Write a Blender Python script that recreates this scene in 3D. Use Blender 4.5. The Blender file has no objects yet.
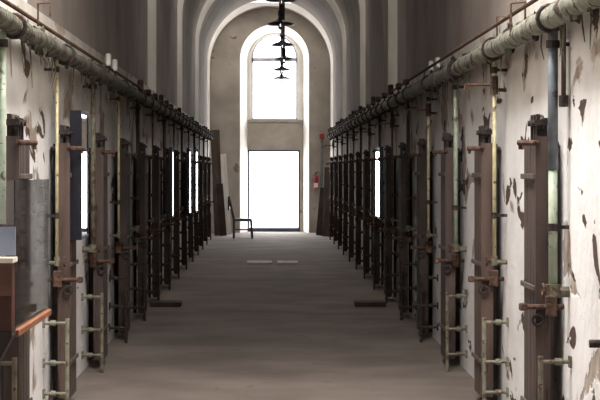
import bpy, bmesh, math, random
from mathutils import Vector, Matrix
random.seed(7)
SC = bpy.context.scene
COL = SC.collection
F = 1900.0                      # focal length in pixels of the 600-wide frame
EYE = 1.6
PI = math.pi

# ---------------------------------------------------------------- camera
cd = bpy.data.cameras.new('camera'); cam = bpy.data.objects.new('camera', cd); COL.objects.link(cam)
cam.location = (0, 0, EYE); cam.rotation_euler = (PI/2, 0, 0)
cd.sensor_width = 36; cd.lens = F/600*36
cd.shift_x = 32/600; cd.shift_y = -30/600
cd.clip_end = 300
SC.camera = cam
# ---------------------------------------------------------------- world, lights, exposure
W = bpy.data.worlds.new('overcast_sky'); SC.world = W; W.use_nodes = True
bg = W.node_tree.nodes['Background']
bg.inputs[0].default_value = (0.97, 0.98, 1.0, 1); bg.inputs[1].default_value = 5.5
SC.view_settings.view_transform = 'Standard'; SC.view_settings.look = 'None'
SC.view_settings.exposure = 0.0; SC.view_settings.gamma = 1
XL, XR = -1.47, 1.58
XC = (XL+XR)/2; RAD = (XR-XL)/2
ZS = 4.22                       # spring of the vault
YE = 48.5                       # end wall
Y0 = -3.0
# skylight bays: (y0, y1, power, slot half width)
BAYS = [(8.2, 11.6, 560, .5), (23.2, 25.0, 60, .5), (30.8, 32.6, 64, .5), (38.4, 40.2, 66, .5), (46.1, 47.9, 72, .5)]
for (a, b, p, hw) in BAYS:
    l = bpy.data.lights.new('skylight_daylight', 'AREA'); l.shape = 'RECTANGLE'
    l.size = hw*2; l.size_y = b-a-.7; l.energy = p; l.color = (1.0, .975, .96) if a < 20 else (1.0, .94, .88)
    o = bpy.data.objects.new('skylight_daylight', l); COL.objects.link(o)
    o.location = (XC+(.12 if a > 20 else 0), (a+b)/2-.25, ZS+RAD+.24)
    if a > 20: o.rotation_euler = (0, math.radians(22), 0)
# daylight coming in by the end door and the arched window
for (zc, h, p) in ((1.05, 2.0, 90), (4.0, 2.0, 90)):
    l = bpy.data.lights.new('end_daylight', 'AREA'); l.shape = 'RECTANGLE'
    l.size = 1.25; l.size_y = h; l.energy = p; l.color = (.97, .97, 1.0)
    o = bpy.data.objects.new('end_daylight', l); COL.objects.link(o)
    o.location = (.19, YE+1.35, zc); o.rotation_euler = (-PI/2, 0, 0)

# ---------------------------------------------------------------- materials
def srgb(r, g, b):
    f = lambda c: (c/255/12.92) if c/255 <= .04045 else ((c/255+.055)/1.055)**2.4
    return (f(r), f(g), f(b), 1)
def mat(name, c1, c2=None, scale=6, rough=.8, metal=0, bump=.3, lo=.4, hi=.65, stretch=(1, 1, 1), c3=None, s3=20, t3=.62, detail=6, bd=.02):
    m = bpy.data.materials.new(name); m.use_nodes = True
    nt = m.node_tree; N = nt.nodes; L = nt.links; bs = N['Principled BSDF']
    bs.inputs['Roughness'].default_value = rough; bs.inputs['Metallic'].default_value = metal
    tc = N.new('ShaderNodeTexCoord'); mp = N.new('ShaderNodeMapping'); mp.inputs['Scale'].default_value = stretch
    L.new(tc.outputs['Object'], mp.inputs[0])
    nz = N.new('ShaderNodeTexNoise'); nz.inputs['Scale'].default_value = scale; nz.inputs['Detail'].default_value = detail
    L.new(mp.outputs[0], nz.inputs['Vector'])
    rp = N.new('ShaderNodeValToRGB'); rp.color_ramp.elements[0].position = lo; rp.color_ramp.elements[1].position = hi
    rp.color_ramp.elements[0].color = c1; rp.color_ramp.elements[1].color = c2 or c1
    L.new(nz.outputs['Fac'], rp.inputs[0]); out = rp.outputs[0]; hgt = nz.outputs['Fac']
    if c3:
        n3 = N.new('ShaderNodeTexNoise'); n3.inputs['Scale'].default_value = s3; n3.inputs['Detail'].default_value = 5
        n3.inputs['Distortion'].default_value = .6
        L.new(mp.outputs[0], n3.inputs['Vector'])
        r3 = N.new('ShaderNodeValToRGB'); r3.color_ramp.elements[0].position = t3; r3.color_ramp.elements[1].position = t3+.02
        L.new(n3.outputs['Fac'], r3.inputs[0])
        mx = N.new('ShaderNodeMixRGB'); L.new(r3.outputs[0], mx.inputs[0]); L.new(out, mx.inputs[1]); mx.inputs[2].default_value = c3
        out = mx.outputs[0]
        sb = N.new('ShaderNodeMath'); sb.operation = 'SUBTRACT'; L.new(nz.outputs['Fac'], sb.inputs[0]); L.new(r3.outputs[0], sb.inputs[1]); hgt = sb.outputs[0]
    L.new(out, bs.inputs['Base Color'])
    if bump:
        bp = N.new('ShaderNodeBump'); bp.inputs['Strength'].default_value = bump; bp.inputs['Distance'].default_value = bd
        L.new(hgt, bp.inputs['Height']); L.new(bp.outputs[0], bs.inputs['Normal'])
    return m

M = {}
M['wood'] = mat('door_wood', srgb(64, 52, 49), srgb(88, 72, 66), 5, .75, stretch=(3, 3, .35), bump=.4, c3=srgb(58, 40, 32), s3=7, t3=.6)
M['wood2'] = mat('door_wood_red', srgb(68, 53, 46), srgb(92, 74, 65), 5, .75, stretch=(3, 3, .35), bump=.4, c3=srgb(56, 38, 30), s3=7, t3=.62)
M['darkwood'] = mat('dark_timber', srgb(48, 38, 34), srgb(70, 58, 52), 6, .8, stretch=(1, 1, .4))
M['iron'] = mat('black_iron', srgb(34, 29, 29), srgb(60, 48, 43), 25, .65, .2, bump=.4, c3=srgb(90, 60, 46), s3=30, t3=.6)
M['rust'] = mat('rusted_iron', srgb(74, 54, 45), srgb(106, 78, 62), 30, .8, .1, bump=.5, c3=srgb(60, 38, 30), s3=40, t3=.55)
M['palegreen'] = mat('pale_green_paint', srgb(146, 160, 140), srgb(172, 180, 160), 14, .55, c3=srgb(96, 88, 66), s3=22, t3=.62, bump=.3)
M['cream'] = mat('cream_paint', srgb(178, 168, 128), srgb(206, 196, 158), 14, .55, c3=srgb(110, 82, 56), s3=22, t3=.62, bump=.3)
M['olive2'] = mat('drab_green_paint', srgb(110, 110, 94), srgb(138, 136, 118), 14, .6, c3=srgb(84, 66, 50), s3=22, t3=.58, bump=.4)
M['bluegrey'] = mat('blue_grey_paint', srgb(92, 100, 108), srgb(116, 122, 124), 14, .55, c3=srgb(70, 62, 56), s3=22, t3=.66, bump=.3)
M['olive'] = mat('olive_pipe_paint', srgb(96, 92, 76), srgb(128, 122, 104), 14, .6, c3=srgb(84, 60, 44), s3=22, t3=.56, bump=.4)
M['lag'] = mat('pipe_lagging', srgb(112, 114, 100), srgb(152, 150, 137), 9, .85, c3=srgb(70, 56, 46), s3=9, t3=.56, bump=.8)
M['lagdark'] = mat('soiled_pipe_lagging', srgb(74, 76, 62), srgb(122, 118, 102), 9, .85, c3=srgb(56, 44, 38), s3=9, t3=.52, bump=.8)
M['boxwhite'] = mat('white_porcelain', srgb(190, 186, 178), srgb(210, 206, 200), 10, .5, bump=.1)
M['floor'] = mat('worn_concrete', srgb(108, 97, 89), srgb(136, 124, 115), 1.1, .88, bump=.25, lo=.35, hi=.7, c3=srgb(112, 100, 92), s3=5, t3=.66, detail=9)
M['vault'] = mat('vault_plaster', srgb(132, 119, 108), srgb(158, 145, 132), 1.2, .9, bump=.25, lo=.35, hi=.7)
M['endwall'] = mat('end_wall_plaster', srgb(150, 143, 134), srgb(182, 174, 165), 1.6, .9, bump=.3, lo=.35, hi=.7, c3=srgb(122, 112, 100), s3=3.2, t3=.66)
M['reveal_baylight'] = mat('reveal_and_bay_light_plaster', srgb(214, 210, 202), srgb(230, 226, 220), 2, .85, bump=.15)  # paler than the walls; on the bays it paints in skylight bands
M['jamb'] = mat('shade_darkened_jamb', srgb(40, 34, 32), srgb(60, 50, 46), 5, .8)  # dark colour paints doorway shade onto the jambs
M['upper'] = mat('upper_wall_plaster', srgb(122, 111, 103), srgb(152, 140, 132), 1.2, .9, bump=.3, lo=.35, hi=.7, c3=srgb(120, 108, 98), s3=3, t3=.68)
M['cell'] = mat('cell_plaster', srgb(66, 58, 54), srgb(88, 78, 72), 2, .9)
M['frame'] = mat('grey_metal_frame', srgb(70, 72, 92), srgb(88, 90, 108), 6, .5, .2, bump=.05)
M['winframe'] = mat('window_frame_paint', srgb(160, 160, 172), srgb(176, 176, 186), 6, .5, 0, bump=.05)
M['shade'] = mat('dark_enamel', srgb(40, 38, 52), srgb(58, 54, 66), 10, .35, .1, bump=.05)
M['casewood'] = mat('red_brown_stained_wood', srgb(62, 32, 25), srgb(86, 46, 34), 4, .45, stretch=(2, .5, 2), bump=.1)
M['casewood2'] = mat('brown_stained_rail', srgb(92, 60, 46), srgb(116, 80, 62), 4, .5, stretch=(.5, 2, 2), bump=.1)
M['ledge'] = mat('orange_wood_ledge', srgb(134, 84, 58), srgb(158, 104, 74), 5, .5, stretch=(2, .4, 2), bump=.1)
M['signblue'] = mat('blue_grey_sign', srgb(132, 142, 162), srgb(146, 154, 172), 4, .5, bump=0)
M['cardwhite'] = mat('white_card', srgb(226, 216, 202), srgb(236, 226, 214), 4, .6, bump=0)
M['blackframe'] = mat('black_panel_frame', srgb(20, 20, 30), srgb(30, 30, 40), 8, .4, bump=.05)
M['board'] = mat('weathered_board', srgb(78, 66, 60), srgb(100, 88, 80), 6, .8, stretch=(2, 2, .4))
M['paleboard'] = mat('pale_board', srgb(190, 186, 180), srgb(214, 210, 204), 6, .7, stretch=(2, 2, .4), bump=.1)
M['red'] = mat('red_enamel', srgb(140, 44, 48), srgb(160, 56, 56), 6, .35, bump=0)
M['chipwhite'] = mat('floor_white_paint', srgb(214, 206, 196), srgb(232, 224, 214), 8, .8, c3=srgb(150, 138, 128), s3=9, t3=.6, bump=.1)

def wall_mat():
    m = bpy.data.materials.new('peeling_limewash'); m.use_nodes = True
    nt = m.node_tree; N = nt.nodes; L = nt.links; bs = N['Principled BSDF']; bs.inputs['Roughness'].default_value = .9
    tc = N.new('ShaderNodeTexCoord')
    def noise(sc, st, det=6, dis=0):
        mp = N.new('ShaderNodeMapping'); mp.inputs['Scale'].default_value = st; L.new(tc.outputs['Object'], mp.inputs[0])
        n = N.new('ShaderNodeTexNoise'); n.inputs['Scale'].default_value = sc; n.inputs['Detail'].default_value = det; n.inputs['Distortion'].default_value = dis
        L.new(mp.outputs[0], n.inputs['Vector']); return n.outputs['Fac']
    def ramp(src, stops):
        r = N.new('ShaderNodeValToRGB'); L.new(src, r.inputs[0]); e = r.color_ramp.elements
        e[0].position, e[0].color = stops[0]; e[1].position, e[1].color = stops[1]
        for p, c in stops[2:]:
            x = e.new(p); x.color = c
        return r.outputs[0]
    def mix(f, a, b):
        x = N.new('ShaderNodeMixRGB'); L.new(f, x.inputs[0])
        for s, v in ((1, a), (2, b)):
            if isinstance(v, tuple): x.inputs[s].default_value = v
            else: L.new(v, x.inputs[s])
        return x.outputs[0]
    K = (0, 0, 0, 1); Wh = (1, 1, 1, 1)
    base = ramp(noise(1.3, (1, 1, 1)), [(.35, srgb(222, 219, 217)), (.65, srgb(242, 240, 239))])
    # bare beige band of plaster under and above the pipe: height dependent, ragged
    sp = N.new('ShaderNodeSeparateXYZ'); L.new(tc.outputs['Object'], sp.inputs[0])
    n = noise(1.6, (1, .7, 1)); 
    a = N.new('ShaderNodeMath'); a.operation = 'MULTIPLY_ADD'; L.new(n, a.inputs[0]); a.inputs[1].default_value = .9; L.new(sp.outputs[2], a.inputs[2])
    hm = N.new('ShaderNodeMapRange'); L.new(a.outputs[0], hm.inputs[0]); hm.inputs[1].default_value = 2.45; hm.inputs[2].default_value = 2.75
    col = mix(hm.outputs[0], base, ramp(noise(2.5, (1, 1, 1)), [(.3, srgb(180, 173, 164)), (.7, srgb(208, 202, 194))]))
    # peeled patches: brown plaster showing
    pe = ramp(noise(2.6, (1, .4, .6), 7, .8), [(.59, K), (.615, Wh)])
    col = mix(pe, col, ramp(noise(8, (1, 1, 1)), [(.35, srgb(138, 120, 106)), (.7, srgb(186, 174, 162))]))
    pk = ramp(noise(8.5, (1, .25, .5), 4, .5), [(.64, K), (.655, Wh)])
    col = mix(pk, col, srgb(78, 58, 46))
    L.new(col, bs.inputs['Base Color'])
    s = N.new('ShaderNodeMath'); s.operation = 'ADD'; L.new(pe, s.inputs[0]); L.new(pk, s.inputs[1])
    s2 = N.new('ShaderNodeMath'); s2.operation = 'SUBTRACT'; L.new(noise(9, (1, 1, 1)), s2.inputs[0]); L.new(s.outputs[0], s2.inputs[1])
    bp = N.new('ShaderNodeBump'); bp.inputs['Strength'].default_value = .5; bp.inputs['Distance'].default_value = .02
    L.new(s2.outputs[0], bp.inputs['Height']); L.new(bp.outputs[0], bs.inputs['Normal'])
    return m
M['wall'] = wall_mat()

def glass_mat(name, rough=.02, tint=(.95, .97, .97, 1), dark=None):
    m = bpy.data.materials.new(name); m.use_nodes = True
    bs = m.node_tree.nodes['Principled BSDF']
    bs.inputs['Roughness'].default_value = rough; bs.inputs['IOR'].default_value = 1.5
    if dark: bs.inputs['Base Color'].default_value = dark
    else:
        bs.inputs['Base Color'].default_value = tint; bs.inputs['Transmission Weight'].default_value = 1.0
    return m
M['acrylic'] = glass_mat('clear_acrylic')
M['panelglass'] = glass_mat('dark_backed_glass', .01, dark=(.02, .02, .03, 1))
M['bulb'] = glass_mat('bulb_glass', .05)

# ---------------------------------------------------------------- mesh helpers
class MB:
    def __init__(s): s.bm = bmesh.new()
    def box(s, x0, x1, y0, y1, z0, z1, bevel=0):
        r = bmesh.ops.create_cube(s.bm, size=1)
        for v in r['verts']:
            v.co = Vector(((x0+x1)/2+v.co.x*(x1-x0), (y0+y1)/2+v.co.y*(y1-y0), (z0+z1)/2+v.co.z*(z1-z0)))
        if bevel:
            es = set(e for v in r['verts'] for e in v.link_edges)
            bmesh.ops.bevel(s.bm, geom=list(es), offset=bevel, segments=1, affect='EDGES')
        return s
    def tube(s, pts, r, seg=10, caps=True):
        pts = [Vector(p) for p in pts]; n = len(pts); rings = []
        rr = r if isinstance(r, (list, tuple)) else [r]*n
        up = None
        for i, p in enumerate(pts):
            if i == 0: d = pts[1]-pts[0]
            elif i == n-1: d = pts[-1]-pts[-2]
            else: d = (pts[i+1]-p).normalized()+(p-pts[i-1]).normalized()
            d.normalize()
            if up is None:
                up = Vector((0, 0, 1)) if abs(d.z) < .9 else Vector((1, 0, 0))
            u = (up - d*up.dot(d)).normalized(); up = u; w = d.cross(u)
            rings.append([s.bm.verts.new(p+(u*math.cos(2*PI*k/seg)+w*math.sin(2*PI*k/seg))*rr[i]) for k in range(seg)])
        for a, b in zip(rings, rings[1:]):
            for k in range(seg): s.bm.faces.new((a[k], a[(k+1) % seg], b[(k+1) % seg], b[k]))
        if caps:
            s.bm.faces.new(rings[0][::-1]); s.bm.faces.new(rings[-1])
        return s
    def lathe(s, prof, c, seg=24):
        c = Vector(c); rings = []
        for (r, z) in prof:
            rings.append([s.bm.verts.new(c+Vector((r*math.cos(2*PI*k/seg), r*math.sin(2*PI*k/seg), z))) for k in range(seg)])
        for a, b in zip(rings, rings[1:]):
            for k in range(seg): s.bm.faces.new((a[k], a[(k+1) % seg], b[(k+1) % seg], b[k]))
        return s
    def ring(s, c, R, r, axis='x', seg=14, sub=6):
        c = Vector(c)
        g = []
        for i in range(seg):
            a = 2*PI*i/seg; row = []
            for j in range(sub):
                b = 2*PI*j/sub; q = R+r*math.cos(b)
                u, v, w = q*math.cos(a), q*math.sin(a), r*math.sin(b)
                row.append(s.bm.verts.new(c+Vector({'x': (w, u, v), 'y': (u, w, v), 'z': (u, v, w)}[axis])))
            g.append(row)
        for i in range(seg):
            for j in range(sub):
                s.bm.faces.new((g[i][j], g[(i+1) % seg][j], g[(i+1) % seg][(j+1) % sub], g[i][(j+1) % sub]))
        return s
    def quad(s, *p):
        s.bm.faces.new([s.bm.verts.new(Vector(q)) for q in p]); return s
    def build(s, name, m, parent=None, smooth=False):
        bmesh.ops.recalc_face_normals(s.bm, faces=s.bm.faces) if not getattr(s, 'keep', 0) else None
        me = bpy.data.meshes.new(name); s.bm.to_mesh(me); s.bm.free()
        me.materials.append(M[m] if isinstance(m, str) else m)
        if smooth:
            for p in me.polygons: p.use_smooth = True
        o = bpy.data.objects.new(name, me); COL.objects.link(o)
        if parent: o.parent = parent
        return o
def struct(o): o['kind'] = 'structure'; return o
def tag(o, label, cat, group=None):
    o['label'] = label; o['category'] = cat
    if group: o['group'] = group
    return o
def thing(name, label, cat, loc, group=None, rz=0):
    o = bpy.data.objects.new(name, None); COL.objects.link(o); o.location = loc; o.rotation_euler = (0, 0, rz); o.empty_display_size = .1
    return tag(o, label, cat, group)
def copy_thing(root):
    r = root.copy(); COL.objects.link(r)
    for ch in list(root.children):
        c = ch.copy(); COL.objects.link(c); c.parent = r
        for g in list(ch.children):
            d = g.copy(); COL.objects.link(d); d.parent = c
    return r

ORD = ['nearest', 'second', 'third', 'fourth', 'fifth', 'sixth', 'seventh', 'eighth', 'ninth', 'tenth', 'eleventh', 'twelfth', 'thirteenth', 'fourteenth', 'fifteenth', 'sixteenth']
NC = 14
RK = [9.9+2.58*k for k in range(NC)]         # fixtures of each cell, right wall
LK = [9.82+2.58*k for k in range(NC)]        # left wall

# ---------------------------------------------------------------- the corridor shell
f = MB(); f.box(XL-2.2, XR+2.2, Y0, YE+1.6, -.25, 0)
struct(f.build('floor', 'floor'))
SPL = .5; TH = .42; OW = .62; OH = 1.78
def cove(c):
    """rounded edge where a bay returns to the wall face: (offset, y)"""
    return [(.12*(math.cos(PI*i/10)+1)/2, c-SPL+SPL*i/10) for i in range(11)]
def wall(side, X, ks, name):
    """masonry wall with a low doorway per cell, and the dark cells behind it"""
    b = MB(); bm = b.bm
    ys = [Y0]
    ops = []
    for k in ks:
        ops.append((k+.60, k+1.14))
    extra = [(ks[0]-2.58*j+.60, ks[0]-2.58*j+1.14) for j in (1, 2, 3)]
    ops = sorted(extra+ops)
    X2 = X+side*TH; top = 2.62
    J = MB(); J.keep = 1; U = MB(); U.keep = 1; B_ = MB(); B_.keep = 1
    def q(*p): b.quad(*p)
    y = Y0
    for (a, c) in ops:
        q((X, y, 0), (X, a, 0), (X, a, top), (X, y, top))
        q((X, a, OH), (X, c, OH), (X, c, top), (X, a, top))
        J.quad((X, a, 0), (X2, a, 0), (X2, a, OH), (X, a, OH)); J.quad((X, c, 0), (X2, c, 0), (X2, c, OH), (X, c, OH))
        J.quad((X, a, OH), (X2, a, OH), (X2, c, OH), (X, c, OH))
        q((X2, y, 0), (X2, a, 0), (X2, a, top), (X2, y, top))
        q((X2, a, OH), (X2, c, OH), (X2, c, top), (X2, a, top))
        y = c
    q((X, y, 0), (X, YE, 0), (X, YE, top), (X, y, top)); q((X2, y, 0), (X2, YE, 0), (X2, YE, top), (X2, y, top))
    # upper part with the shallow bays that rise to the skylights
    y = Y0; R2 = .12
    for (a, c, p, hw) in BAYS:
        Xr = X+side*R2; sp = SPL
        U.quad((X, y, top), (X, a, top), (X, a, ZS), (X, y, ZS))
        B_.quad((X, a, top), (Xr, a, top), (Xr, a, ZS), (X, a, ZS))
        B_.quad((Xr, a, top), (Xr, c-sp, top), (Xr, c-sp, ZS), (Xr, a, ZS)); B_.quad((X, a, top), (X, c, top), (Xr, c-sp, top), (Xr, a, top))
        cv = cove(c)
        for (e0, y0_), (e1_, y1_) in zip(cv, cv[1:]):
            B_.quad((X+side*e0, y0_, top), (X+side*e1_, y1_, top), (X+side*e1_, y1_, ZS), (X+side*e0, y0_, ZS))
        y = c
    U.quad((X, y, top), (X, YE, top), (X, YE, ZS), (X, y, ZS))
    b.keep = 1
    struct(b.build(name, 'wall')); struct(J.build(name+'_jambs', 'jamb')); struct(U.build(name+'_upper', 'upper')); struct(B_.build(name+'_bays', 'reveal_baylight'))
    c = MB(); X3 = X+side*2.0
    c.quad((X3, Y0, 0), (X3, YE, 0), (X3, YE, 2.62), (X3, Y0, 2.62)); c.quad((X2, Y0, 2.61), (X3, Y0, 2.61), (X3, YE, 2.61), (X2, YE, 2.61))
    for yy in [Y0, YE]+[(p[1]+q_[0])/2 for p, q_ in zip(ops, ops[1:])]:
        c.quad((X2, yy, 0), (X3, yy, 0), (X3, yy, 2.61), (X2, yy, 2.61))
    c.keep = 1
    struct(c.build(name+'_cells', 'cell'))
wall(1, XR, RK, 'wall_right'); wall(-1, XL, LK, 'wall_left')
# vault
v = MB(); NS = 48
def arc(R, y, i): 
    t = PI*i/NS; return (XC+R*math.cos(t), y, ZS+R*math.sin(t))
def band(Ra, ya, Rb, yb, skip=0):
    for i in range(NS):
        t = PI*(i+.5)/NS
        if skip and abs(Rb*math.cos(t)) < skip: continue
        v.quad(arc(Ra, ya, i), arc(Ra, ya, i+1), arc(Rb, yb, i+1), arc(Rb, yb, i))
vb = MB(); vb.keep = 1; vmain = v
y = Y0
for (a, c, p, hw) in BAYS:
    v = vmain
    band(RAD, y, RAD, a)
    v = vb; Rb = RAD+.12; e1 = c-.6
    band(RAD, a, Rb, a); band(Rb, a, Rb, a+.15)
    band(Rb, a+.15, Rb, e1, hw); band(Rb, e1, Rb, c-SPL); cv = cove(c)
    for (e0, y0_), (e1_, y1_) in zip(cv, cv[1:]): band(RAD+e0, y0_, RAD+e1_, y1_)
    zt = ZS+RAD+.3; zb = ZS+RAD+.02; h = hw+.06
    for s in (-1, 1): v.quad((XC+s*h, a+.15, zb), (XC+s*h, e1, zb), (XC+s*h, e1, zt), (XC+s*h, a+.15, zt))
    for yy in (a+.15, e1): v.quad((XC-h, yy, zb), (XC+h, yy, zb), (XC+h, yy, zt), (XC-h, yy, zt))
    v.quad((XC-h, a, zt), (XC+h, a, zt), (XC+h, c, zt), (XC-h, c, zt))
    y = c
v = vmain
struct(vb.build('ceiling_bays', 'reveal_baylight'))
band(RAD, y, RAD, YE)
v.keep = 1
struct(v.build('ceiling', 'vault'))
# end wall with splayed niche: outline given in x,z
def arch(cx, r, zspring, z0=0, n=24):
    return [(cx-r, z0)]+[(cx-r*math.cos(PI*i/n), zspring+r*math.sin(PI*i/n)) for i in range(n+1)]+[(cx+r, z0)]
NCX, NR = .166, .88; NAP = 5.32
o1 = arch(NCX, NR, NAP-NR); o2 = arch(.19, .72, 5.15-.72)
YB = YE+.75
e = MB()
big = arch(XC, RAD+.1, ZS)
for i in range(len(o1)-1):
    e.quad((o1[i][0], YE, o1[i][1]), (o1[i+1][0], YE, o1[i+1][1]), (big[i+1][0], YE, big[i+1][1]), (big[i][0], YE, big[i][1]))
e.keep = 1
struct(e.build('wall_end', 'endwall'))
z_ = MB(); z_.box(XL-2.2, XR+2.2, Y0-.2, Y0, 0, 6.6); struct(z_.build('rear_light_block', 'cell'))  # unseen rear closure, added to block sky light from behind
r_ = MB()
for i in range(len(o1)-1):
    r_.quad((o1[i][0], YE, o1[i][1]), (o1[i+1][0], YE, o1[i+1][1]), (o2[i+1][0], YB, o2[i+1][1]), (o2[i][0], YB, o2[i][1]))
r_.keep = 1
struct(r_.build('trim_niche', 'reveal_baylight'))
SB = F/YB     # px per metre at the back of the niche
zz = lambda py: EYE+(170-py)/SB
xx = lambda px: (px-268)/SB
dz = zz(150); wz0 = zz(120); wz1 = zz(34.5)
# back wall of niche: spandrel between door and window, jambs beside door/window, head above
wx0, wx1 = xx(251.5), xx(297.5); dx0, dx1 = xx(247.6), xx(300)
wcx = (wx0+wx1)/2; wr = (wx1-wx0)/2; win = arch(wcx, wr, wz1-wr, wz0)
k = MB()
k.box(-.62, .99, YB, YB+.35, dz, wz0)
wb = MB()
o3 = arch(.19, .95, 5.15-.72, wz0)
for i in range(len(win)-1):
    for yy in (YB, YB+.3):
        wb.quad((win[i][0], yy, win[i][1]), (win[i+1][0], yy, win[i+1][1]), (o3[i+1][0], yy, o3[i+1][1]), (o3[i][0], yy, o3[i][1]))
    wb.quad((win[i][0], YB, win[i][1]), (win[i+1][0], YB, win[i+1][1]), (win[i+1][0], YB+.3, win[i+1][1]), (win[i][0], YB+.3, win[i][1]))
wb.keep = 1
struct(wb.build('trim_window_surround', 'reveal_baylight'))
k.box(-1.0, dx0, YB, YB+.35, 0, dz); k.box(dx1, 1.4, YB, YB+.35, 0, dz)
struct(k.build('wall_end_niche', 'endwall'))
# outer skin closing gaps round the end
g = MB(); g.box(XL-2.2, -.99, YE+.02, YE+.4, 0, 6.4); g.box(1.39, XR+2.2, YE+.02, YE+.4, 0, 6.4); g.box(-.99, 1.39, YE+.02, YE+.4, 5.4, 6.4)
struct(g.build('wall_end_backing', 'endwall'))
# window: frame, transom, pane
w = MB()
for i in range(len(win)-1):
    a, b_ = win[i], win[i+1]
    ia = (wcx+(a[0]-wcx)*.93, a[1]-(.03 if i > 0 else 0)*(a[1] > wz1-wr)); ib = (wcx+(b_[0]-wcx)*.93, b_[1]-.03*(b_[1] > wz1-wr))
    for yy in (YB+.12, YB+.18):
        w.quad((a[0], yy, a[1]), (b_[0], yy, b_[1]), (ib[0], yy, ib[1]), (ia[0], yy, ia[1]))
    w.quad((ia[0], YB+.12, ia[1]), (ib[0], YB+.12, ib[1]), (ib[0], YB+.18, ib[1]), (ia[0], YB+.18, ia[1]))
w.box(wx0, wx1, YB+.12, YB+.18, zz(61.5), zz(57.5)); w.box(wx0, wx1, YB+.12, YB+.18, wz0, wz0+.05)
w.keep = 1
wo = struct(w.build('window_1', 'winframe'))
sl = MB(); sl.box(wx0-.06, wx1+.06, YB-.04, YB+.2, wz0-.05, wz0+.01); struct(sl.build('trim_window_sill', 'endwall'))
# door frame standing open
d = MB(); fw = .045
d.box(dx0, dx0+fw, YB+.05, YB+.15, 0, dz); d.box(dx1-fw, dx1, YB+.05, YB+.15, 0, dz); d.box(dx0, dx1, YB+.05, YB+.15, dz-fw, dz)
d.box(dx0+fw, dx1-fw, YB+.05, YB+.15, 0, .1)
struct(d.build('door_1', 'frame'))
# bare yard outside, seen pale through the door
y_ = MB(); y_.box(-6, 6, YE+1.6, YE+12, -.3, -.02); struct(y_.build('ground_yard', mat('pale_yard', srgb(215, 212, 206), srgb(232, 230, 226), 2, .9)))

# ---------------------------------------------------------------- cell doors
def make_cell_door(side, m):
    """origin on the floor at the wall face, door runs +y, protrudes towards the corridor"""
    s = -side                                   # direction into the corridor
    t = thing('cell_door', '', 'door', (0, 0, 0))
    xb, xf = .07*s, .15*s
    lo, hi = min(xb, xf), max(xb, xf)
    p = MB()
    for i in range(4):
        p.box(lo+.012, hi-.012, .0+i*.135, .13+i*.135, .06, 1.76, .006)
    t_slab = p.build('door_leaf', m, t)
    for z in (.3, .95, 1.55):
        q = MB(); q.box(xf-.008, xf+.004, .0, .54, z, z+.03, .004)
        q.build('strap', 'board', t)
    # post edge bar facing the camera
    b = MB(); b.box(lo, hi, -.015, .0, .08, 1.78); b.build('edge_plate', m, t)
    # iron top cluster with roller wheels
    c = MB()
    for yy in (.02, .12, .22):
        c.box(lo+.01, lo+.03, yy, yy+.035, 1.7, 1.9); c.box(hi-.03, hi-.01, yy, yy+.035, 1.72, 1.88)
    c.box(lo, hi, 0, .3, 1.84, 1.87)
    c.build('hanger', 'iron', t)
    for yy in (.05, .2):
        r = MB(); r.ring(((lo+hi)/2, yy, 1.85), .035, .014, 'x', 12); r.tube([(lo-.01, yy, 1.85), (hi+.01, yy, 1.85)], .01, 8)
        r.build('roller', 'iron', t)
    # rusty draw bar across the head
    r = MB(); r.tube([(.0, .3, 1.745), (.0+s*.02, .1, 1.745), (s*.16, -.03, 1.745), (s*.235, .04, 1.745)], .015, 8)
    r.tube([(s*.225, .04, 1.745), (s*.225, .04, 1.71)], .01, 8)
    r.build('head_bar', 'rust', t)
    # latch bolt at waist
    l = MB(); l.tube([(0, -.03, .87), (s*.2, -.03, .87)], .014, 8); l.box(min(s*.2, s*.24), max(s*.2, s*.24), -.05, -.01, .85, .89, .006)
    l.box(min(s*.04, s*.1), max(s*.04, s*.1), -.06, -.01, .82, .93, .006)
    lb = l.build('latch', 'rust', t)
    h = MB(); h.ring((s*.14, -.035, .80), .028, .008, 'y', 12); h.build('latch_ring', 'iron', lb)
    return t
DESC = ['dark brown plank cell door with rusty iron hanger', 'brown plank cell door with iron rollers at its head']
protos = {}
for side, ks, X in ((1, RK, XR), (-1, LK, XL)):
    for i, kk in enumerate(ks):
        key = (side, i % 2 if i < 3 else 2)  # far doors take a darker colour that paints in the corridor's shade
        if key not in protos:
            o = protos[key] = make_cell_door(side, ['wood', 'wood2', 'darkwood'][key[1]])
        else: o = copy_thing(protos[key])
        o.location = (X, kk+.27, 0)
        wn = 'right' if side > 0 else 'left'
        o['label'] = ORD[i]+(' brown' if i < 3 else ' dark')+' plank cell door with rusty hangers along the '+wn+' wall'; o['category'] = 'door'
        o['group'] = 'cell doors along the '+wn+' wall'

# ---------------------------------------------------------------- low pipe racks beside the doors
def make_rack(side, m):
    s = -side
    t = thing('pipe_rack', '', 'pipe rack', (0, 0, 0))
    p = MB(); p.tube([(s*.16, 0, .0), (s*.16, 0, .63)], .014, 10); p.build('post', m, t)
    for z in (.14, .34, .60):
        a = MB(); a.tube([(0, 0, z), (s*.17, 0, z)], .011, 8); a.tube([(s*.05, 0, z), (s*.085, 0, z)], .02, 10); a.box(min(0, s*.012), max(0, s*.012), -.03, .03, z-.03, z+.03)
        a.build('arm', m, t)
    return t
rp = {}
for side, ks, X in ((1, RK, XR), (-1, LK, XL)):
    for i, kk in enumerate(ks):
        key = (side, i % 2 if i < 3 else 2)
        if key not in rp: o = rp[key] = make_rack(side, ['olive', 'olive2', 'iron'][key[1]])  # far racks use the dark iron colour to stand in for shade
        else: o = copy_thing(rp[key])
        o.location = (X, kk, 0); wn = 'right' if side > 0 else 'left'
        o['label'] = ORD[i]+' low three-armed pipe rack standing off the '+wn+' wall'; o['category'] = 'pipe rack'; o['group'] = 'low pipe racks along the '+wn+' wall'

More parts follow.
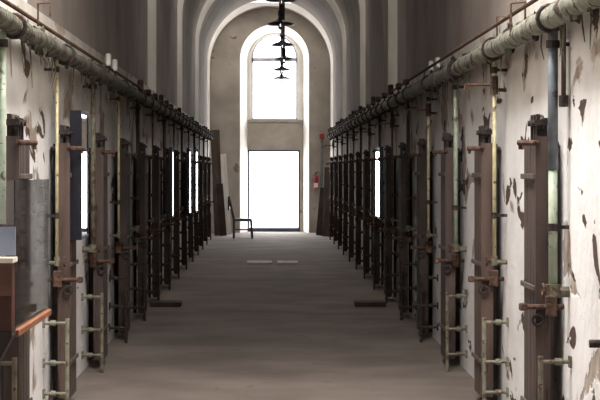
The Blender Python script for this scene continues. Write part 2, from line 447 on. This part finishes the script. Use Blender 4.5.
# ---------------------------------------------------------------- drop pipes
def make_drop(side, m, r, zbot, lever, upper=None):
    s = -side; x = s*.085
    t = thing('drop_pipe', '', 'pipe', (0, 0, 0))
    zsplit = 1.6 if upper else 2.33
    p = MB(); p.tube([(x, 0, zbot), (x, 0, zsplit)], r, 12); p.build('pipe', m, t, True)
    if upper:
        p = MB(); p.tube([(x, 0, 1.6), (x, 0, 2.33)], r*1.12, 12); p.build('upper_pipe', upper, t, True)
    e_ = MB(); e_.tube([(x, 0, zbot+.03), (x, 0, zbot-.03)], r*1.7, 10); e_.tube([(x, 0, zbot-.01), (0, 0, zbot-.01)], r*1.2, 10)
    vv = e_.build('elbow_valve', 'olive', t)
    w_ = MB(); w_.ring((x+s*.05, 0, zbot), .03, .008, 'x', 12); w_.tube([(x, 0, zbot), (x+s*.055, 0, zbot)], .007, 6); w_.build('hand_wheel', 'rust', vv)
    for z in (2.26, 1.3):
        c = MB(); c.tube([(x, 0, z-.02), (x, 0, z+.02)], r*1.5, 10); c.box(min(0, x), max(0, x), -.008, .008, z-.01, z+.01)
        c.build('clamp', 'iron', t)
    if lever:
        l = MB(); l.tube([(x, 0, 2.10), (x, 0, 2.22)], r*2, 10); l.tube([(x, 0, 2.16), (x+s*.19, 0, 2.165), (x+s*.2, 0, 2.11)], .009, 8); l.tube([(x, 0, 2.13), (0, .05, 2.13)], .012, 8)
        l.build('stop_cock', 'rust', t)
    return t
spec = [('palegreen', .024, .97, 0, 'bluegrey'), ('cream', .013, 1.0, 1, None), ('palegreen', .018, .98, 0, None)]
lspec = [('palegreen', .022, .97, 0, None), ('cream', .011, 1.0, 0, None), ('olive', .02, .98, 0, None)]
dp = {}; CW = {'palegreen': 'pale green', 'cream': 'thin cream', 'olive': 'olive', 'iron': 'shade-darkened', 'rust': 'shade-darkened brown'}
for side, ks, X, sps in ((1, RK, XR, spec), (-1, LK, XL, lspec)):
    for i, kk in enumerate(ks):
        key = (side, 0 if i == 0 and side > 0 else (1 + i % 2 if i else 3)); sp = sps[0] if key[1] in (0, 3) else sps[key[1]]
        if key[1] == 0: sp = sps[0]
        if i > 0: sp = sps[1] if i % 2 else sps[2]
        if i > 3: sp = ('rust' if i % 2 else 'iron',)+tuple(sp[1:]); key = (side, 5+i % 2)  # far drops recoloured dark, shade put into their colour
        if key not in dp: o = dp[key] = make_drop(side, *sp)
        else: o = copy_thing(dp[key])
        o.location = (X, kk+.07, 0); wn = 'right' if side > 0 else 'left'
        o['label'] = ORD[i]+' vertical '+CW[sp[0]]+' pipe dropping down the '+wn+' wall'; o['category'] = 'pipe'; o['group'] = 'drop pipes along the '+wn+' wall'
# short brown flanged pipe beside the nearest right-hand drop
p = thing('flanged_pipe', 'short brown flanged pipe hanging beside the thickest drop pipe on the right', 'pipe', (1.545, 9.93, 0))
a = MB(); a.tube([(0, 0, 1.96), (0, 0, 2.46)], .013, 10); a.build('pipe', 'board', p, True)
a = MB(); a.tube([(0, 0, 1.93), (0, 0, 1.99)], .026, 12); a.build('flange', 'iron', p)

# ---------------------------------------------------------------- main pipes under the bays
def main_pipe(side, X, wn, seed, xo, zc, rr, rodx, rodz, m):
    rnd = random.Random(seed); s = -side
    t = thing('steam_pipe', 'long peeling lagged main pipe running high along the '+wn+' wall', 'pipe', (X, 0, 0), 'main pipes')
    x = s*xo
    pts = []; rs = []; y = 4.0
    while y < YE-3:
        pts.append((x+rnd.uniform(-.006, .006), y, zc+rnd.uniform(-.006, .006))); rs.append(rr*rnd.uniform(.93, 1.07)); y += rnd.uniform(.15, .4)
    a = MB(); a.tube(pts, rs, 12); a.build('lagged_pipe', m, t, True)
    b = MB(); b.tube([(s*rodx, 4, rodz), (s*rodx, YE-3, rodz)], .012, 8); b.build('upper_rod', 'rust', t, True)
    b = MB(); b.tube([(s*.06, 4, rodz-.045), (s*.06, YE-3, rodz-.045)], .03, 10); b.build('upper_pipe', 'olive2' if side < 0 else 'lag', t, True)
    # wall ledge brackets each couple of metres, clamps with uprights
    y = 5.1; n = 0
    while y < YE-3.2:
        c = MB(); c.ring((x, y, zc), rr*1.12, .014, 'y', 14, 6)
        c.box(min(0, x), max(0, x), y-.02, y+.02, zc-.015, zc+.015)
        c.build('clamp', 'iron', t)
        if y > 19:
            u = MB(); hgt = .22 if y < 20 else rnd.uniform(.14, .2)
            u.tube([(s*rodx, y, zc), (s*rodx, y, rodz+.03)], .009, 6); u.box(s*rodx-.03, s*rodx+.03, y-.06, y+.06, rodz-.03, rodz+rnd.uniform(.02, .09), .01)
            u.build('upright', 'rust' if y < 20 else 'iron', t)
        y += rnd.uniform(1.15, 1.35)*(2 if y < 19 else 1); n += 1
    # loose lagging clumps and hanging rags
    cl = MB()
    for j in range(60):
        yy = rnd.uniform(8.5, YE-4); r0 = rnd.uniform(.018, .038)
        q = bmesh.ops.create_icosphere(cl.bm, subdivisions=2, radius=r0)
        for vv in q['verts']:
            k_ = 1+rnd.uniform(-.35, .35); vv.co = Vector((vv.co.x*k_*.9+x, vv.co.y*k_*2+yy, vv.co.z*k_*1.2+zc-rr*rnd.choice([-1, 1, 1])))
    cl.build('torn_lagging', 'lagdark', t)['kind'] = 'stuff'
    h = MB()
    for j in range(30):
        yy = rnd.uniform(8.5, 26); L_ = rnd.uniform(.06, .26)
        h.tube([(x, yy, zc-rr*.9), (x+rnd.uniform(-.01, .01), yy+.01, zc-rr-L_*.5), (x+rnd.uniform(-.02, .02), yy, zc-rr-L_)], [.006, .004, .002], 5)
    h.build('hanging_shreds', 'lagdark', t)['kind'] = 'stuff'
    return t
main_pipe(1, XR, 'right', 3, .12, 2.385, .058, .15, 2.51, 'lag')
main_pipe(-1, XL, 'left', 5, .13, 2.36, .052, .13, 2.46, 'lagdark')

# ---------------------------------------------------------------- small pale junction boxes on the pipes
def jbox(side, X, px, py, w, h, label, z_y):
    """stands on the rod at depth z_y"""
    s_ = F/z_y; x0 = (px-268)/s_; z0 = EYE+(170-py)/s_
    t = thing('junction_box', label, 'box', (x0, z_y, z0), 'small boxes on top of the main pipes')
    a = MB(); a.box(-w/2, w/2, -.05, .05, 0, h, .008); a.build('case', 'boxwhite', t)
    b = MB(); b.tube([(0, 0, -.1), (0, 0, 0)], .01, 6); b.build('stem', 'iron', t)
jbox(-1, XL, 108.5, 66, .04, .1, 'small pale box on the left main pipe, nearer of a pair', 15.6)
jbox(-1, XL, 115, 71, .04, .1, 'small pale box on the left main pipe, farther of a pair', 16.4)
jbox(1, XR, 437.5, 69, .04, .1, 'small pale box on the right main pipe, nearer of a pair', 16.4)
jbox(1, XR, 431, 72, .04, .1, 'small pale box on the right main pipe, farther of a pair', 17.2)
# empty inverted-U bracket
for (px, py, Y, lab) in ((38, 21, 10.9, 'rusty square-topped bracket rising above the left main pipe'), (497, 33, 11.9, 'smaller rusty bracket on the right main pipe, farther from the camera')):
    b = MB(); xb = (px-268)*Y/F; zb = EYE+(170-py)*Y/F; e_ = .012/2
    b.tube([(xb, Y, zb-.03), (xb, Y, zb+.1), (xb+.075, Y-.05, zb+.1), (xb+.075, Y-.05, zb+.02)], .006, 6)
    tag(b.build('pipe_bracket', 'rust'), lab, 'bracket')
b = MB(); xb = (511-268)*11.0/F; zb = EYE+(170-33)*11.0/F
b.tube([(xb, 11, zb), (xb, 11, zb+.17), (xb+.075, 10.95, zb+.175), (xb+.075, 10.95, zb+.07)], .007, 6)
tag(b.build('pipe_bracket', 'rust'), 'rusty square-topped bracket rising above the right main pipe', 'bracket')

# ---------------------------------------------------------------- framed glass panels leaning off the walls
def panel(px, X, y, z0, z1, L_, ang, label, fd=.05, offs=(.15,)):
    s = -1 if X > 0 else 1
    t = thing('glass_panel', label, 'glass panel', (X, y, 0), 'glass panels mounted along the walls', rz=math.radians(-ang))
    a = MB(); lo, hi = (0, fd) if s < 0 else (-fd, 0)
    f_ = .02
    a.box(lo, hi, 0, f_, z0, z1); a.box(lo, hi, L_-f_, L_, z0, z1); a.box(lo, hi, f_, L_-f_, z0, z0+f_); a.box(lo, hi, f_, L_-f_, z1-f_, z1)
    a.build('frame', 'blackframe', t)
    g_ = MB(); g_.box(*( (.006, .014) if s < 0 else (-.014, -.006)), f_, L_-f_, z0+f_, z1-f_); g_.build('pane', 'panelglass', t)
    st = MB()
    for yy in offs: st.tube([(lo if s > 0 else hi, yy, (z0+z1)/2), ((-s)*(abs((XR if X > 0 else XL)-X)), yy, (z0+z1)/2)], .012, 8)
    st.build('stand_off', 'iron', t)
panel(378, 1.42, 24.2, .98, 1.9, 1.1, .16, 'tall glass panel on the right wall reflecting the bright end door')
def tilt(X, y): # degrees from +y towards +x
    a1 = math.degrees(math.atan2(X, y)); a2 = math.degrees(math.atan2(.15-X, YE-y)); return (a1+a2)/2
panel(190, -1.25, 30.25, .9, 1.95, .52, tilt(-1.25, 30.5), 'glass panel on the left wall reflecting the bright door, middle of three bright slits')
panel(196, -1.25, 33.1, .85, 2.0, .5, tilt(-1.25, 33.3), 'farthest glass panel on the left wall reflecting the bright door')
panel(173, -1.25, 24.9, .98, 1.9, .34, tilt(-1.25, 25.1), 'narrowest glass panel on the left wall, nearest of three bright slits')
panel(83, -1.25, 12.75, 1.13, 2.0, .7, tilt(-1.25, 13.0), 'large dark-edged glass panel standing off the left wall near the display case', .08, (.6,))

# ---------------------------------------------------------------- display case, left foreground
t = thing('display_case', 'red-brown wooden display case with clear acrylic guard at the left edge', 'display case', (0, 0, 0))
a = MB(); a.box(-1.206, -1.2, 9.02, 10.4, .84, 1.55); a.box(-1.44, -1.206, 9.02, 9.026, 1.34, 1.55); a.build('acrylic_guard', 'acrylic', t)
a = MB(); a.box(-1.30, -1.206, 10.394, 10.4, .84, 1.55); a.build('acrylic_end', 'acrylic', t)
a = MB(); a.box(-1.24, -1.185, 9.05, 10.4, .805, .84, .005); a.build('ledge', 'ledge', t)
# cabinet end facing the corridor entrance, with a sloping bracket underneath
a = MB(); a.box(-1.44, -1.2, 8.9, 9.04, .84, 1.165, .004); cb = a.build('cabinet', 'casewood', t)
a = MB(); a.box(-1.44, -1.195, 8.885, 8.9, 1.01, 1.165, .003); a.build('top_rail', 'casewood2', cb)
a = MB(); pr = [(-1.2, .84), (-1.2, .82), (-1.44, .36), (-1.44, .84)]
va = [a.bm.verts.new((x, 8.9, z)) for x, z in pr]; vc = [a.bm.verts.new((x, 9.04, z)) for x, z in pr]
a.bm.faces.new(va); a.bm.faces.new(vc[::-1])
for i in range(4): a.bm.faces.new((va[i], va[(i+1) % 4], vc[(i+1) % 4], vc[i]))
a.build('bracket', 'darkwood', t)
a = MB(); a.box(-1.44, -1.38, 8.9, 9.04, 0, .5, .004); a.build('leg', 'darkwood', t)
a = MB(); a.box(-1.44, -1.193, 8.88, 9.05, 1.165, 1.188); a.build('label_strip', 'cardwhite', t)
a = MB(); a.box(-1.44, -1.197, 9.0, 9.02, 1.195, 1.33); a.build('text_panel', 'signblue', t)
# black stub at right edge of the frame
a = MB(); a.tube([(XR+.01, 8.75, .80), (XR-.10, 8.75, .80)], .019, 10)
tag(a.build('pipe_stub', 'iron'), 'short black pipe stub sticking out of the white right wall', 'pipe')

# ---------------------------------------------------------------- pendant lamps
def make_lamp():
    t = thing('pendant_lamp', '', 'lamp', (0, 0, 0))
    a = MB(); a.lathe([(.03, .14), (.035, .08), (.06, .055), (.14, .03), (.2, .0), (.205, -.012), (.2, -.014), (.13, .018), (.05, .04), (.02, .05)], (0, 0, 0), 28); a.build('shade', 'shade', t, True)
    a = MB(); a.tube([(0, 0, .1), (0, 0, .42)], [.026, .02], 10); a.tube([(0, 0, .12), (0, 0, .2)], .038, 12); a.build('socket', 'shade', t, True)
    a = MB(); a.lathe([(.0, -.085), (.022, -.078), (.034, -.05), (.03, -.02), (.016, .02), (.014, .05)], (0, 0, 0), 14); a.build('bulb', 'bulb', t, True)
    a = MB(); a.tube([(0, 0, .4), (0, 0, 1.93)], .018, 8); a.build('stem', 'shade', t, True)
    a = MB(); a.lathe([(.0, 1.9), (.05, 1.9), (.06, 1.94), (.06, 1.97)], (0, 0, 0), 16); a.build('ceiling_rose', 'shade', t, True)
    return t
lp = None
for i, (px, py) in enumerate([(281.5, 0), (280.5, 24), (282.3, 45), (284, 59.3), (281.8, 70), (281.5, 78.5)]):
    h = 170-py; H = 2.15; s = h/H; 
    if lp is None: o = lp = make_lamp()
    else: o = copy_thing(lp)
    o.location = ((px-268)/s, F/s, EYE+H)
    o['label'] = ['pendant lamp cut by the top edge of the photo, nearest of the row', 'dark wide-shaded pendant lamp showing largest whole in the hanging row', 'dark pendant lamp just above the window transom', 'dark pendant lamp level with the window transom', 'dark pendant lamp just below the window transom', 'smallest and farthest dark pendant lamp before the bright window'][i]
    o['category'] = 'lamp'; o['group'] = 'pendant lamps down the corridor'
# loop of cable on the vault
a = MB(); pts = []
for i in range(9):
    th = math.radians(60-i*3.6); pts.append((XC+(RAD-.02)*math.cos(th), 33.5+i*.3, ZS+(RAD-.02)*math.sin(th)))
a.tube(pts, .012, 6); tag(a.build('cable', 'iron'), 'dark cable curving along the vault above the lamps', 'cable')

# ---------------------------------------------------------------- things on the floor
for sgn, x0, lab in ((-1, -1.38, 'left'), (1, 1.02, 'right')):
    a = MB(); a.box(x0, x0+.36, 22.2, 22.55, 0, .055, .006)
    t = tag(a.build('wooden_step', 'darkwood'), 'low dark timber block on the floor by the '+lab+' wall', 'step', 'low timber blocks')
for (p0, p1, lab) in ((247, 272, 'left'), (277, 298, 'right')):
    s = 93/EYE; a = MB(); a.box((p0-268)/s, (p1-268)/s, F/s-.35, F/s+.35, 0, .025, .004)
    tag(a.build('floor_plate', 'chipwhite'), lab+' of two pale flat plates lying mid-corridor on the floor', 'plate', 'pale floor plates')
# chair, facing right, near the end wall
def make_chair(x, y):
    t = thing('wooden_chair', 'small dark chair standing left of the bright end door', 'chair', (x, y, 0))
    for (dx, dy) in ((-.2, -.18), (.2, -.18), (-.2, .18), (.2, .18)):
        a = MB()
        if dx < 0: a.tube([(dx, dy, 0), (dx, dy, .44), (dx-.12, dy, .98)], .026, 8)
        else: a.tube([(dx+.03, dy, 0), (dx, dy, .44)], .028, 8)
        a.build('leg', 'frame', t)
    a = MB(); a.box(-.22, .22, -.21, .21, .40, .46, .01); a.build('seat', 'frame', t)
    a = MB(); a.box(-.34, -.30, -.2, .2, .66, .97, .008); a.build('backrest', 'blackframe', t)
    for dy in (-.18, .18):
        a = MB(); a.tube([(-.2, dy, .2), (.22, dy, .2)], .01, 6); a.build('stretcher', 'frame', t)
make_chair(-.6, 44.6)
# boards leaning at the end, left
def board(px0, py0, px1, py1, Y, w, m, label, lean=.25, name='leaning_board', base=0):
    s = F/Y; xa = (px0-268)/s; za = max(0.0, EYE+(170-py0)/s); xb_ = (px1-268)/s; zb_ = EYE+(170-py1)/s
    a = MB(); dx = xb_-xa; dz_ = zb_-za; L_ = math.hypot(dx, dz_)
    a.box(-w/2, w/2, -.015, .015, 0, L_, .003)
    o = a.build(name, m); o.location = (xa, Y, za+.01); o.rotation_euler = (-math.atan2(lean, L_), math.atan2(dx, dz_), 0)
    return tag(o, label, 'board', 'boards leaning at the corridor end')
board(219, 240, 214.5, 128, 46.2, .22, 'board', 'tall dark board leaning on the left wall by the end', .5)
board(227.5, 236, 221, 150, 47.0, .2, 'paleboard', 'tilted pale board leaning left of the bright end door', .7)
board(223.5, 239, 219, 182, 46.0, .16, 'darkwood', 'short dark board leaning in front of the pale board', .4)
board(320, 239, 325, 186, 46.2, .2, 'darkwood', 'short dark board leaning right of the end door', .4)
board(326, 240, 329, 165, 45.6, .18, 'board', 'taller dark board leaning on the right wall by the end', .5)
# fire extinguisher on pole
s = F/48.2
t = thing('standpipe', 'dark green standpipe with a red cap on the end wall', 'standpipe', ((322-268)/s, 48.42, 0))
a = MB(); a.tube([(0, 0, 0), (0, 0, 2.38)], .03, 10); a.build('pipe', 'bluegrey', t, True)
a = MB(); a.tube([(0, 0, 2.38), (0, 0, 2.52)], .06, 12); a.build('red_cap', 'red', t)
t = thing('fire_extinguisher', 'red fire extinguisher hung beside the standpipe at the corridor end', 'fire extinguisher', ((316.3-268)/s, 48.38, 1.12))
a = MB(); a.lathe([(.0, 0), (.06, 0), (.065, .02), (.065, .3), (.05, .34), (.02, .37), (.0, .37)], (0, 0, 0), 16); a.build('cylinder_body', 'red', t, True)
a = MB(); a.tube([(0, 0, .36), (0, 0, .42)], .018, 8); a.tube([(0, 0, .41), (.07, 0, .43)], .01, 6); a.tube([(0, 0, .4), (-.07, 0, .34), (-.08, 0, .15)], .009, 6); a.build('valve', 'blackframe', t)
a = MB(); a.box(-.045, .045, -.072, -.064, .04, .15); a.build('tag', 'cardwhite', t)
a = MB(); a.box(-.05, .05, .06, .125, .2, .24); a.build('wall_hook', 'iron', t)
